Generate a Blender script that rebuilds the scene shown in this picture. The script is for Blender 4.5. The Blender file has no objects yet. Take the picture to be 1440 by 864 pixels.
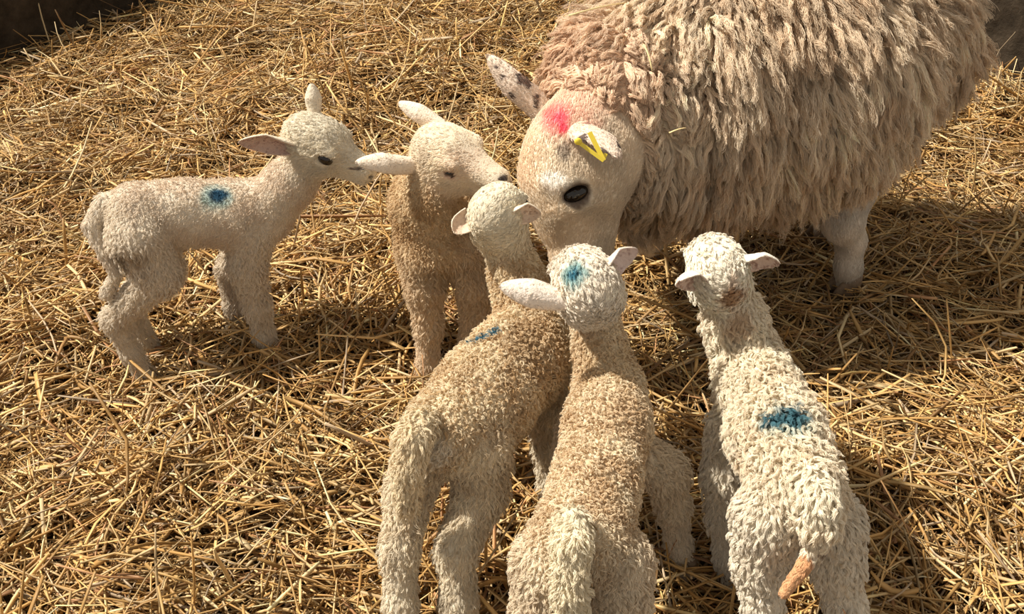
import bpy, math, random
import numpy as np
from mathutils import Vector, Matrix
from mathutils.kdtree import KDTree

# ------------------------------------------------------------------ camera, light, exposure
sc = bpy.context.scene
W, H, F = 1440.0, 864.0, 1440.0
CAM_H = 1.45
PITCH = math.radians(35.0)
cam_d = bpy.data.cameras.new('camera')
cam_d.sensor_width = 36.0
cam_d.lens = 36.0 * F / W
cam_d.clip_start = 0.05
cam = bpy.data.objects.new('camera', cam_d)
sc.collection.objects.link(cam)
cam.location = (0, 0, CAM_H)
cam.rotation_euler = (math.pi / 2 - PITCH, 0, 0)
sc.camera = cam

SUN_TO = Vector((-0.60, 0.09, 0.80)).normalized()
SUN_STRENGTH = 6.6
sun_d = bpy.data.lights.new('sun', 'SUN')
sun_d.energy = SUN_STRENGTH
sun_d.color = (1.0, 0.93, 0.80)
sun_d.angle = math.radians(2.5)
sun = bpy.data.objects.new('sun', sun_d)
sun.rotation_euler = SUN_TO.to_track_quat('Z', 'Y').to_euler()
sc.collection.objects.link(sun)

world = bpy.data.worlds.new('world')
sc.world = world
world.use_nodes = True
wn = world.node_tree.nodes
wn['Background'].inputs[0].default_value = (1.0, 0.93, 0.82, 1)
wn['Background'].inputs[1].default_value = 0.44

sc.view_settings.view_transform = 'Standard'
sc.view_settings.look = 'None'
sc.view_settings.gamma = 1.0
sc.view_settings.use_curve_mapping = False
sc.view_settings.exposure = 0.12

RNG = np.random.default_rng(7)
DENS = 1.0          # hair density factor

# ------------------------------------------------------------------ pixel helpers (measuring the place from the photo)
CP, SP = math.cos(PITCH), math.sin(PITCH)
def ray(px, py):
    u = (px - W / 2) / F; v = (H / 2 - py) / F
    return np.array([u, CP + v * SP, -SP + v * CP])
def at(px, py, z=None, Y=None):
    d = ray(px, py)
    t = (z - CAM_H) / d[2] if z is not None else Y / d[1]
    return np.array([0, 0, CAM_H]) + t * d
def V(*a): return np.array(a, float)
def nrm(v): return v / max(1e-9, np.linalg.norm(v))
def nrows(a): return a / np.maximum(1e-9, np.linalg.norm(a, axis=-1, keepdims=True))

# ------------------------------------------------------------------ numpy noise
def _hash(ix, iy, iz, seed):
    h = (ix.astype(np.int64) * 374761393 + iy.astype(np.int64) * 668265263 + iz.astype(np.int64) * 2147483647 + seed * 974634777) & 0xffffffff
    h = ((h ^ (h >> 13)) * 1274126177) & 0xffffffff
    h = h ^ (h >> 16)
    return (h & 0xffff) / 65535.0
def noise(p, scale=1.0, seed=0):
    q = p * scale + 1000.0
    i = np.floor(q); f = q - i
    f = f * f * (3 - 2 * f)
    r = 0
    for dx in (0, 1):
        for dy in (0, 1):
            for dz in (0, 1):
                w = (f[:, 0] if dx else 1 - f[:, 0]) * (f[:, 1] if dy else 1 - f[:, 1]) * (f[:, 2] if dz else 1 - f[:, 2])
                r = r + w * _hash(i[:, 0] + dx, i[:, 1] + dy, i[:, 2] + dz, seed)
    return r
def sstep(a, b, x):
    t = np.clip((x - a) / (b - a), 0, 1)
    return t * t * (3 - 2 * t)

# ------------------------------------------------------------------ signed distance modelling
class Prim:
    def __init__(s, kind, a, b=None, ra=0.01, rb=None, k=0.02, tag='torso', flow=None, R=None, cut=False):
        s.kind, s.a, s.b, s.ra, s.k, s.tag, s.cut = kind, np.asarray(a, float), b, ra, k, tag, cut
        s.rb = ra if rb is None else rb
        s.R = R
        if flow is None and kind == 'cap': flow = nrm(np.asarray(b, float) - s.a)
        s.flow = V(0, 0, -1) if flow is None else nrm(np.asarray(flow, float))
    def bbox(s):
        if s.kind == 'cap':
            r = max(s.ra, s.rb)
            return np.minimum(s.a, s.b) - r, np.maximum(s.a, s.b) + r
        r = max(s.ra)
        return s.a - r, s.a + r
    def d(s, p):
        if s.kind == 'cap':
            ab = s.b - s.a
            t = np.clip(((p - s.a) @ ab) / max(1e-9, ab @ ab), 0, 1)
            q = p - s.a - t[:, None] * ab
            return np.sqrt((q * q).sum(1)) - (s.ra + (s.rb - s.ra) * t)
        q = (p - s.a) @ (s.R if s.R is not None else np.eye(3))
        r = np.asarray(s.ra, float)
        k0 = np.sqrt(((q / r) ** 2).sum(1)); k1 = np.sqrt(((q / (r * r)) ** 2).sum(1))
        return np.where(k1 < 1e-9, -r.min(), k0 * (k0 - 1) / np.maximum(k1, 1e-9))
def smin(a, b, k):
    h = np.maximum(k - np.abs(a - b), 0) / k
    return np.minimum(a, b) - h * h * k * 0.25
def sdf(prims, p):
    d = np.full(len(p), 9.0)
    for q in prims:
        if not q.cut: d = smin(d, q.d(p), q.k)
    for q in prims:
        if q.cut: d = -smin(-d, q.d(p), q.k)
    return d
def sdf_grad(prims, p, e=0.0012):
    g = np.zeros_like(p)
    for i in range(3):
        o = np.zeros(3); o[i] = e
        g[:, i] = sdf(prims, p + o) - sdf(prims, p - o)
    return nrows(g)
def surface_nets(prims, h):
    lo = np.min([q.bbox()[0] for q in prims if not q.cut], 0) - 3 * h
    hi = np.max([q.bbox()[1] for q in prims if not q.cut], 0) + 3 * h
    n = np.ceil((hi - lo) / h).astype(int) + 1
    axs = [lo[i] + h * np.arange(n[i]) for i in range(3)]
    D = np.full(n, 9.0)
    for q in sorted(prims, key=lambda q: q.cut):
        a, b = q.bbox(); m = 0.05
        i0 = np.clip(np.floor((a - m - lo) / h).astype(int), 0, n); i1 = np.clip(np.ceil((b + m - lo) / h).astype(int) + 1, 0, n)
        g = np.stack(np.meshgrid(*[axs[i][i0[i]:i1[i]] for i in range(3)], indexing='ij'), -1)
        v = q.d(g.reshape(-1, 3)).reshape(g.shape[:3])
        sl = tuple(slice(i0[i], i1[i]) for i in range(3))
        D[sl] = -smin(-D[sl], v, q.k) if q.cut else smin(D[sl], v, q.k)
    ins = D < 0
    m = n - 1
    acc = np.zeros(tuple(m) + (3,)); cnt = np.zeros(m)
    base = np.stack(np.meshgrid(*[np.arange(x) for x in m], indexing='ij'), -1)
    import itertools
    for ax in range(3):
        o = [x for x in range(3) if x != ax]
        for c in itertools.product((0, 1), repeat=2):
            off0 = [0, 0, 0]; off0[o[0]] = c[0]; off0[o[1]] = c[1]
            off1 = list(off0); off1[ax] = 1
            s0 = tuple(slice(off0[i], off0[i] + m[i]) for i in range(3)); s1 = tuple(slice(off1[i], off1[i] + m[i]) for i in range(3))
            x = ins[s0] != ins[s1]
            d0, d1 = D[s0], D[s1]
            t = np.where(x, d0 / np.where(x, d0 - d1, 1), 0)
            for i in range(3):
                acc[..., i] += x * (off0[i] + (t if i == ax else 0))
            cnt += x
    act = cnt > 0
    idx = np.full(m, -1); idx[act] = np.arange(act.sum())
    vv = lo + h * (base[act] + acc[act] / cnt[act][:, None])
    faces = []
    for ax in range(3):
        o1, o2 = (ax + 1) % 3, (ax + 2) % 3
        s0 = [slice(1, m[i]) for i in range(3)]; s1 = [slice(1, m[i]) for i in range(3)]
        s0[ax] = slice(0, n[ax] - 1); s1[ax] = slice(1, n[ax])
        a, b = ins[tuple(s0)], ins[tuple(s1)]
        for flip in (False, True):
            w = np.argwhere((a & ~b) if not flip else (~a & b))
            if not len(w): continue
            w = w + 1; w[:, ax] -= 1
            def cell(d1, d2):
                c = w.copy(); c[:, o1] -= d1; c[:, o2] -= d2
                return idx[c[:, 0], c[:, 1], c[:, 2]]
            q = np.stack([cell(1, 1), cell(0, 1), cell(0, 0), cell(1, 0)], 1)
            faces.append(q[:, ::-1] if flip else q)
    f = np.concatenate(faces)
    f = f[(f >= 0).all(1)]
    for _ in range(3):
        g = sdf_grad(prims, vv); vv = vv - g * np.clip(sdf(prims, vv), -h, h)[:, None] * 0.9
    return vv, f

# ------------------------------------------------------------------ mesh + material helpers
def make_mesh(name, verts, faces, mat, parent=None, col=None, smooth=True):
    me = bpy.data.meshes.new(name)
    verts = np.asarray(verts, np.float32)
    if isinstance(faces, np.ndarray):
        nf, k = faces.shape
        me.vertices.add(len(verts)); me.vertices.foreach_set('co', verts.ravel())
        me.loops.add(nf * k); me.loops.foreach_set('vertex_index', faces.astype(np.int32).ravel())
        me.polygons.add(nf); me.polygons.foreach_set('loop_start', np.arange(0, nf * k, k, dtype=np.int32))
        me.update(calc_edges=True)
    else:
        me.from_pydata([tuple(map(float, v)) for v in verts], [], [list(map(int, f)) for f in faces])
    if smooth: me.polygons.foreach_set('use_smooth', np.ones(len(me.polygons), bool))
    if col is not None:
        at_ = me.attributes.new('col', 'FLOAT_COLOR', 'POINT')
        c = np.ones((len(verts), 4), np.float32); c[:, :3] = col
        at_.data.foreach_set('color', c.ravel())
    me.materials.append(mat)
    me.validate()
    o = bpy.data.objects.new(name, me)
    sc.collection.objects.link(o)
    if parent is not None: set_parent(o, parent)
    return o
def set_parent(o, parent):
    o.parent = parent
    if parent.type == 'EMPTY':
        o.location = -Vector(parent.location)
def empty(name, loc, label=None, cat=None, group=None):
    o = bpy.data.objects.new(name, None); o.empty_display_size = 0.1
    o.location = Vector([float(x) for x in loc]); sc.collection.objects.link(o)
    tag(o, label, cat, group)
    return o
def tag(o, label=None, cat=None, group=None, kind=None):
    if label: o['label'] = label
    if cat: o['category'] = cat
    if group: o['group'] = group
    if kind: o['kind'] = kind
    return o
def attr_mat(name, rough=0.8, spec=0.25, transl=0.0, bump=None, sheen=0.0):
    m = bpy.data.materials.new(name); m.use_nodes = True
    nt = m.node_tree; b = nt.nodes['Principled BSDF']
    a = nt.nodes.new('ShaderNodeAttribute'); a.attribute_name = 'col'
    nt.links.new(a.outputs['Color'], b.inputs['Base Color'])
    b.inputs['Roughness'].default_value = rough
    b.inputs['Specular IOR Level'].default_value = spec
    if sheen: b.inputs['Sheen Weight'].default_value = sheen
    if bump:
        tc = nt.nodes.new('ShaderNodeTexCoord'); nz = nt.nodes.new('ShaderNodeTexNoise'); bp = nt.nodes.new('ShaderNodeBump')
        nz.inputs['Scale'].default_value = bump[0]; nz.inputs['Detail'].default_value = 6
        bp.inputs['Strength'].default_value = bump[1]; bp.inputs['Distance'].default_value = bump[2]
        nt.links.new(tc.outputs['Object'], nz.inputs['Vector']); nt.links.new(nz.outputs['Fac'], bp.inputs['Height'])
        nt.links.new(bp.outputs['Normal'], b.inputs['Normal'])
    if transl > 0:
        out = nt.nodes['Material Output']; t = nt.nodes.new('ShaderNodeBsdfTranslucent'); mx = nt.nodes.new('ShaderNodeMixShader')
        mx.inputs[0].default_value = transl
        nt.links.new(a.outputs['Color'], t.inputs['Color'])
        nt.links.new(b.outputs[0], mx.inputs[1]); nt.links.new(t.outputs[0], mx.inputs[2]); nt.links.new(mx.outputs[0], out.inputs['Surface'])
    return m
def flat_mat(name, col, rough=0.6, spec=0.4, noise_amt=0.0, scale=30.0, bump=0.0):
    m = bpy.data.materials.new(name); m.use_nodes = True
    nt = m.node_tree; b = nt.nodes['Principled BSDF']
    b.inputs['Base Color'].default_value = (*col, 1); b.inputs['Roughness'].default_value = rough
    b.inputs['Specular IOR Level'].default_value = spec
    if noise_amt:
        tc = nt.nodes.new('ShaderNodeTexCoord'); nz = nt.nodes.new('ShaderNodeTexNoise'); r = nt.nodes.new('ShaderNodeValToRGB')
        nz.inputs['Scale'].default_value = scale; nz.inputs['Detail'].default_value = 8; nz.inputs['Roughness'].default_value = 0.7
        r.color_ramp.elements[0].position = 0.3; r.color_ramp.elements[1].position = 0.72
        r.color_ramp.elements[0].color = (*[c * (1 - noise_amt) for c in col], 1)
        r.color_ramp.elements[1].color = (*[min(1, c * (1 + noise_amt)) for c in col], 1)
        nt.links.new(tc.outputs['Object'], nz.inputs['Vector']); nt.links.new(nz.outputs['Fac'], r.inputs['Fac'])
        nt.links.new(r.outputs['Color'], b.inputs['Base Color'])
        if bump:
            bp = nt.nodes.new('ShaderNodeBump'); bp.inputs['Strength'].default_value = bump; bp.inputs['Distance'].default_value = 0.02
            nt.links.new(nz.outputs['Fac'], bp.inputs['Height']); nt.links.new(bp.outputs['Normal'], b.inputs['Normal'])
    return m

M_SKIN = attr_mat('lamb_skin', 0.85, 0.15, bump=(260, 0.5, 0.004))
M_HAIR = attr_mat('wool_fibre', 0.75, 0.18, transl=0.22)
M_STRAW = attr_mat('straw', 0.5, 0.35, transl=0.0)
M_EYE = flat_mat('wet_dark_eye', (0.012, 0.008, 0.006), 0.07, 0.6)
M_HOOF = flat_mat('hoof_horn', (0.20, 0.14, 0.09), 0.55, 0.4, 0.4, 60)
M_TAG = flat_mat('yellow_plastic', (0.80, 0.62, 0.06), 0.4, 0.5)
M_FLOOR = flat_mat('trodden_bedding', (0.060, 0.038, 0.018), 0.95, 0.1, 0.6, 25, 0.6)
M_WALL = flat_mat('dirty_concrete', (0.050, 0.038, 0.027), 0.95, 0.1, 0.55, 14, 0.7)

def blob_noise_heights(x, y):
    p = np.stack([x, y, np.zeros_like(x)], 1)
    h = (noise(p, 2.2, 3) - 0.5) * 0.075 + (noise(p, 6.0, 4) - 0.5) * 0.055 + (noise(p, 13.0, 5) - 0.5) * 0.035
    # bedding heaped a little towards the back
    h = h + 0.05 * sstep(2.9, 4.2, y)
    return h - 0.01

# ------------------------------------------------------------------ the setting: floor and walls
gx, gy = np.meshgrid(np.linspace(-3.2, 3.6, 180), np.linspace(0.2, 5.9, 150), indexing='ij')
gz = blob_noise_heights(gx.ravel(), gy.ravel()) - 0.045
nx_, ny_ = gx.shape
ii = np.arange(nx_ * ny_).reshape(nx_, ny_)
gf = np.stack([ii[:-1, :-1].ravel(), ii[1:, :-1].ravel(), ii[1:, 1:].ravel(), ii[:-1, 1:].ravel()], 1)
floor = make_mesh('floor', np.stack([gx.ravel(), gy.ravel(), gz], 1), gf, M_FLOOR)
tag(floor, 'dark trodden bedding on the pen floor beneath the loose straw', kind='structure')

WL0, WLD = V(-1.93, 3.68, 0), nrm(V(0.672, 0.74, 0))
WR0, WRD = V(1.80, 3.47, 0), nrm(V(0.74, -0.672, 0))
def low_wall(name, p0, d, t0, t1, out, label, h=0.42, th=0.18):
    n = 60; rows = 8
    vs = []; fs = []
    ts = np.linspace(t0, t1, n)
    prof = [(0, -0.25), (0, 0.0), (0, 0.15), (0, 0.3), (0.0, h - 0.02), (0.02, h), (th - 0.02, h), (th, h - 0.02), (th, -0.25)]
    for t in ts:
        for (o, z) in prof:
            vs.append(p0 + d * t + out * o + V(0, 0, z))
    vs = np.array(vs)
    vs += (noise(vs, 9, 11)[:, None] - 0.5) * 0.02 * out
    k = len(prof)
    for i in range(n - 1):
        for j in range(k - 1):
            fs.append((i * k + j, (i + 1) * k + j, (i + 1) * k + j + 1, i * k + j + 1))
    fs.append(tuple(range(k))); fs.append(tuple((n - 1) * k + j for j in reversed(range(k))))
    o = make_mesh(name, vs, fs, M_WALL, smooth=False)
    return tag(o, label, kind='structure')
low_wall('wall_left', WL0, WLD, -1.6, 2.45, V(-0.74, 0.672, 0), 'dark dirty concrete pen wall behind the straw at the left', h=0.34)
low_wall('wall_right', WR0, WRD, -2.95, 1.7, V(0.672, 0.74, 0), 'dark dirty concrete pen wall behind the ewe at the right', h=0.42)

# ------------------------------------------------------------------ loose straw
STRAW_PAL = np.array([[0.66, 0.46, 0.19], [0.54, 0.35, 0.13], [0.76, 0.58, 0.29], [0.42, 0.26, 0.09], [0.60, 0.47, 0.26], [0.82, 0.68, 0.40], [0.30, 0.18, 0.07], [0.50, 0.41, 0.28], [0.50, 0.29, 0.14]])
STRAW_P = np.array([0.19, 0.18, 0.15, 0.15, 0.11, 0.06, 0.07, 0.05, 0.04])
def straw_batch(n, cx, cy, cz, length, width, tilt, bend, seed, az=None):
    r = np.random.default_rng(seed)
    K = 5
    az = r.uniform(0, 2 * np.pi, n) if az is None else az
    d = np.stack([np.cos(az) * np.cos(tilt), np.sin(az) * np.cos(tilt), np.sin(tilt)], 1)
    side = np.stack([-np.sin(az), np.cos(az), np.zeros(n)], 1)
    roll = r.uniform(-1.2, 1.2, n)
    up = np.cross(d, side) * -1
    up = np.where(up[:, 2:3] < 0, -up, up)
    s2 = side * np.cos(roll)[:, None] + up * np.sin(roll)[:, None]
    u2 = -side * np.sin(roll)[:, None] + up * np.cos(roll)[:, None]
    t = np.linspace(-0.5, 0.5, K)
    c = np.stack([cx, cy, cz], 1)
    bs = r.normal(0, 1, n)[:, None] * bend[:, None]; bu = (r.normal(-0.2, 0.6, n))[:, None] * bend[:, None]
    kink = (r.random(n) < 0.22); kp = r.uniform(-0.25, 0.25, n); ka = r.normal(0, 0.7, n) * kink
    P = c[:, None, :] + d[:, None, :] * (t[None, :, None] * length[:, None, None])
    q = (4 * t * t)[None, :]
    P = P + side[:, None, :] * (bs * q)[:, :, None] + up[:, None, :] * (bu * q)[:, :, None]
    kk = np.maximum(t[None, :] - kp[:, None], 0) * length[:, None] * ka[:, None]
    P = P + side[:, None, :] * kk[:, :, None]
    w = width[:, None] * (0.92 + 0.16 * r.random((n, K)))
    w[:, 0] *= 0.8; w[:, -1] *= 0.55
    hh = w * r.uniform(0.28, 0.8, n)[:, None]
    corners = []
    for (a, b) in ((1, 0.35), (0.35, 1), (-1, 0.5), (-0.2, -1)):
        corners.append(P + s2[:, None, :] * (a * w * 0.5)[:, :, None] + u2[:, None, :] * (b * hh * 0.5)[:, :, None])
    v = np.stack(corners, 2)                         # n,K,4,3
    base = (np.arange(n) * K * 4)[:, None, None]
    kk = np.arange(K - 1)[None, :, None] * 4; j = np.arange(4)[None, None, :]
    a0 = base + kk + j; a1 = base + kk + (j + 1) % 4
    f = np.stack([a0, a1, a1 + 4, a0 + 4], -1).reshape(-1, 4)
    e = np.stack([base[:, 0, 0] + i for i in range(4)], 1); e2 = e[:, ::-1] + (K - 1) * 4
    f = np.concatenate([f, e[:, ::-1], e2[:, ::-1]])
    pick = r.choice(len(STRAW_PAL), n, p=STRAW_P)
    col = STRAW_PAL[pick] * r.uniform(0.62, 1.25, (n, 1))
    along = 1 + 0.18 * r.normal(0, 1, (n, K))
    col = col[:, None, None, :] * np.clip(along, 0.6, 1.4)[:, :, None, None]
    col = np.broadcast_to(col, (n, K, 4, 3))
    return v.reshape(-1, 3), f, np.clip(col.reshape(-1, 3), 0, 0.9)

def in_pen(x, y):
    a = (x - WL0[0]) * 0.74 + (y - WL0[1]) * -0.672
    b = -((x - WR0[0]) * 0.672 + (y - WR0[1]) * 0.74)
    return (a > 0.02) & (b > 0.02)
def make_straw():
    r = np.random.default_rng(11)
    N = 80000
    x = r.uniform(-2.6, 2.7, N * 3); y = 0.55 + 4.35 * r.random(N * 3) ** 1.12
    lim = 0.60 * (y * CP + CAM_H * SP) + 0.35
    m = (np.abs(x) < lim) & in_pen(x, y)
    x, y = x[m][:N], y[m][:N]; n = len(x)
    g = blob_noise_heights(x, y)
    layer = r.random(n)
    z = g - 0.07 + 0.097 * layer ** 0.8
    length = np.clip(r.lognormal(math.log(0.115), 0.55, n), 0.02, 0.34)
    width = np.clip(r.lognormal(math.log(0.0049), 0.34, n), 0.0018, 0.0115)
    steep = r.random(n) < 0.16
    tilt = np.where(steep, r.normal(0, 0.55, n), r.normal(0, 0.19, n))
    p = np.stack([x, y, 0 * x], 1)
    a0 = noise(p, 3.0, 8) * 2 * np.pi * 1.3
    az = np.where(r.random(n) < 0.5, a0 + r.normal(0, 0.6, n), r.uniform(0, 2 * np.pi, n))
    z = z + np.where(steep, np.abs(np.sin(tilt)) * length * 0.25, 0)
    bend = r.random(n) ** 2 * 0.16 * length
    v, f, c = straw_batch(n, x, y, z, length, width, tilt, bend, 5, az)
    patch = noise(p, 2.5, 21) * 0.5 + noise(p, 7, 22) * 0.5
    c = c * np.repeat(0.76 + 0.30 * patch, 20)[:, None] * V(.97, .88, .84)
    o = make_mesh('straw_bedding', v, f, M_STRAW, col=np.clip(c, 0, 0.9), smooth=False)
    tag(o, 'deep golden loose straw bedding covering the whole pen floor', 'straw', kind='stuff')
make_straw()

# ------------------------------------------------------------------ animals
WOOL = dict(cream=V(0.74, 0.60, 0.42), tan=V(0.52, 0.34, 0.17), white=V(0.80, 0.72, 0.58), pale=V(0.76, 0.64, 0.50), pink=V(0.66, 0.42, 0.34), dark=V(0.05, 0.035, 0.028), grey=V(0.42, 0.37, 0.31))

def head_prims(c, fwd, up, s, tag_='head', ewe=False, closed=False):
    fwd = nrm(fwd); y = nrm(np.cross(up, fwd)); z = np.cross(fwd, y)
    R = np.stack([fwd, y, z], 1)
    L = lambda *p: c + R @ (V(*p) * s)
    def ell(p, r, k=0.02, t=tag_, cut=False, flow=None): return Prim('ell', L(*p), ra=V(*r) * s, k=k * s, tag=t, R=R, cut=cut, flow=-fwd if flow is None else flow)
    def cap(a, b, ra, rb, k=0.02, t=tag_): return Prim('cap', L(*a), L(*b), ra * s, rb * s, k=k * s, tag=t, flow=-fwd)
    if not ewe:
        P = [ell((-.004, 0, 0), (.050, .042, .047)), ell((.022, 0, .010), (.040, .033, .036)),
             cap((.030, 0, .000), (.098, 0, -.014), .032, .0185, .02, 'muzzle'),
             ell((.108, 0, -.017), (.0175, .0185, .0175), .010, 'muzzle'),
             cap((-.004, 0, -.036), (.094, 0, -.036), .027, .0150, .016, 'muzzle'),
             cap((.030, 0, .019), (.100, 0, -.010), .021, .012, .016, 'muzzle'),
             ell((.100, 0, -.041), (.014, .013, .009), .006, 'muzzle'),
             ell((.012, .020, -.024), (.038, .021, .030)), ell((.012, -.020, -.024), (.038, .021, .030)),
             ell((.040, .029, .019), (.018, .009, .008), .010), ell((.040, -.029, .019), (.018, .009, .008), .010)]
        for sy in (1, -1):
            P.append(ell((.121, .010 * sy, -.013), (.006, .0045, .0035), .003, 'muzzle', True))
            P.append(ell((.104, .019 * sy, -.0325), (.018, .006, .0016), .003, 'muzzle', True))
            if not closed: P.append(ell((.043, .0415 * sy, .006), (.0160, .010, .0105), .004, tag_, True))
        eyes = [(L(.042, .0332 * sy, .006), R, s) for sy in (1, -1)]
    else:
        P = [ell((-.005, 0, 0), (.050, .040, .042)), ell((.024, 0, .020), (.046, .033, .033)), ell((.060, 0, .012), (.034, .024, .022)),
             cap((.035, 0, .004), (.105, 0, -.012), .033, .024, .025, 'muzzle'),
             ell((.118, 0, -.014), (.022, .023, .019), .014, 'muzzle'),
             cap((.0, 0, -.032), (.105, 0, -.038), .032, .017, .02, 'muzzle'),
             ell((.016, .018, -.026), (.045, .022, .033)), ell((.016, -.018, -.026), (.045, .022, .033)),
             ell((.040, .031, .017), (.020, .010, .008), .012), ell((.040, -.031, .017), (.020, .010, .008), .012)]
        for sy in (1, -1):
            P.append(ell((.046, .0420 * sy, .005), (.0170, .010, .0125), .004, tag_, True))
        eyes = [(L(.045, .0325 * sy, .005), R, s) for sy in (1, -1)]
    return P, R, L, eyes

def ear_mesh(base, tip, opening, width, droop=0.0, nu=34, nv=16):
    base, tip = np.asarray(base, float), np.asarray(tip, float)
    ax = tip - base; L = np.linalg.norm(ax); ax = ax / L
    op = opening - (opening @ ax) * ax; op = nrm(op); side = np.cross(ax, op)
    vs = []; inner = []
    for layer in (0, 1):
        for i in range(nu):
            u = i / (nu - 1)
            w = width * (1.02 - 0.30 * u + 0.12 * math.sin(math.pi * u)) * math.sqrt(max(0.004, 1 - max(0, (u - 0.40) / 0.605) ** 2.1))
            phi = math.radians(112 - 52 * min(1, u / 0.55))
            rr = w / phi * 1.0
            th = 0.0035 * (1 - 0.6 * u) * (1 if L > .05 else .8)
            c = base + ax * (L * u) + V(0, 0, -droop) * u * u
            for j in range(nv):
                v = (j / (nv - 1) * 2 - 1) * phi
                r2 = rr - (th if layer else 0)
                p = c + side * (math.sin(v) * r2) + op * (-(math.cos(v)) * r2 + rr * 0.5)
                vs.append(p); inner.append(layer)
    f = []
    for layer in (0, 1):
        o = layer * nu * nv
        for i in range(nu - 1):
            for j in range(nv - 1):
                q = (o + i * nv + j, o + (i + 1) * nv + j, o + (i + 1) * nv + j + 1, o + i * nv + j + 1)
                f.append(q if layer == 0 else q[::-1])
    o = nu * nv
    for i in range(nu - 1):
        f.append((i * nv, o + i * nv, o + (i + 1) * nv, (i + 1) * nv))
        f.append((i * nv + nv - 1, (i + 1) * nv + nv - 1, o + (i + 1) * nv + nv - 1, o + i * nv + nv - 1))
    for j in range(nv - 1):
        a = (nu - 1) * nv
        f.append((a + j, a + j + 1, o + a + j + 1, o + a + j))
    return np.array(vs), np.array(f), np.array(inner), ax

def surf_at(verts, px, py, tol=0.012):
    d = nrm(ray(px, py)); o = V(0, 0, CAM_H)
    q = verts - o; t = q @ d; perp = np.linalg.norm(q - t[:, None] * d, axis=1)
    for k in (1, 2, 4, 8):
        m = perp < tol * k
        if m.any():
            i = np.where(m)[0][np.argmin(t[m])]
            return verts[i]
    return verts[np.argmin(perp)]

def add_curves(name, pts, rad, col, parent, mat=M_HAIR):
    """pts N,K,3; rad N,K; col N,3"""
    N, K, _ = pts.shape
    cu = bpy.data.hair_curves.new(name)
    cu.add_curves([K] * N)
    cu.attributes['position'].data.foreach_set('vector', pts.astype(np.float32).ravel())
    ra = cu.attributes.get('radius') or cu.attributes.new('radius', 'FLOAT', 'POINT')
    ra.data.foreach_set('value', rad.astype(np.float32).ravel())
    ca = cu.attributes.new('col', 'FLOAT_COLOR', 'CURVE')
    c4 = np.ones((N, 4), np.float32); c4[:, :3] = col
    ca.data.foreach_set('color', c4.ravel())
    cu.materials.append(mat)
    o = bpy.data.objects.new(name, cu); sc.collection.objects.link(o)
    if parent is not None: set_parent(o, parent)
    return o

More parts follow.
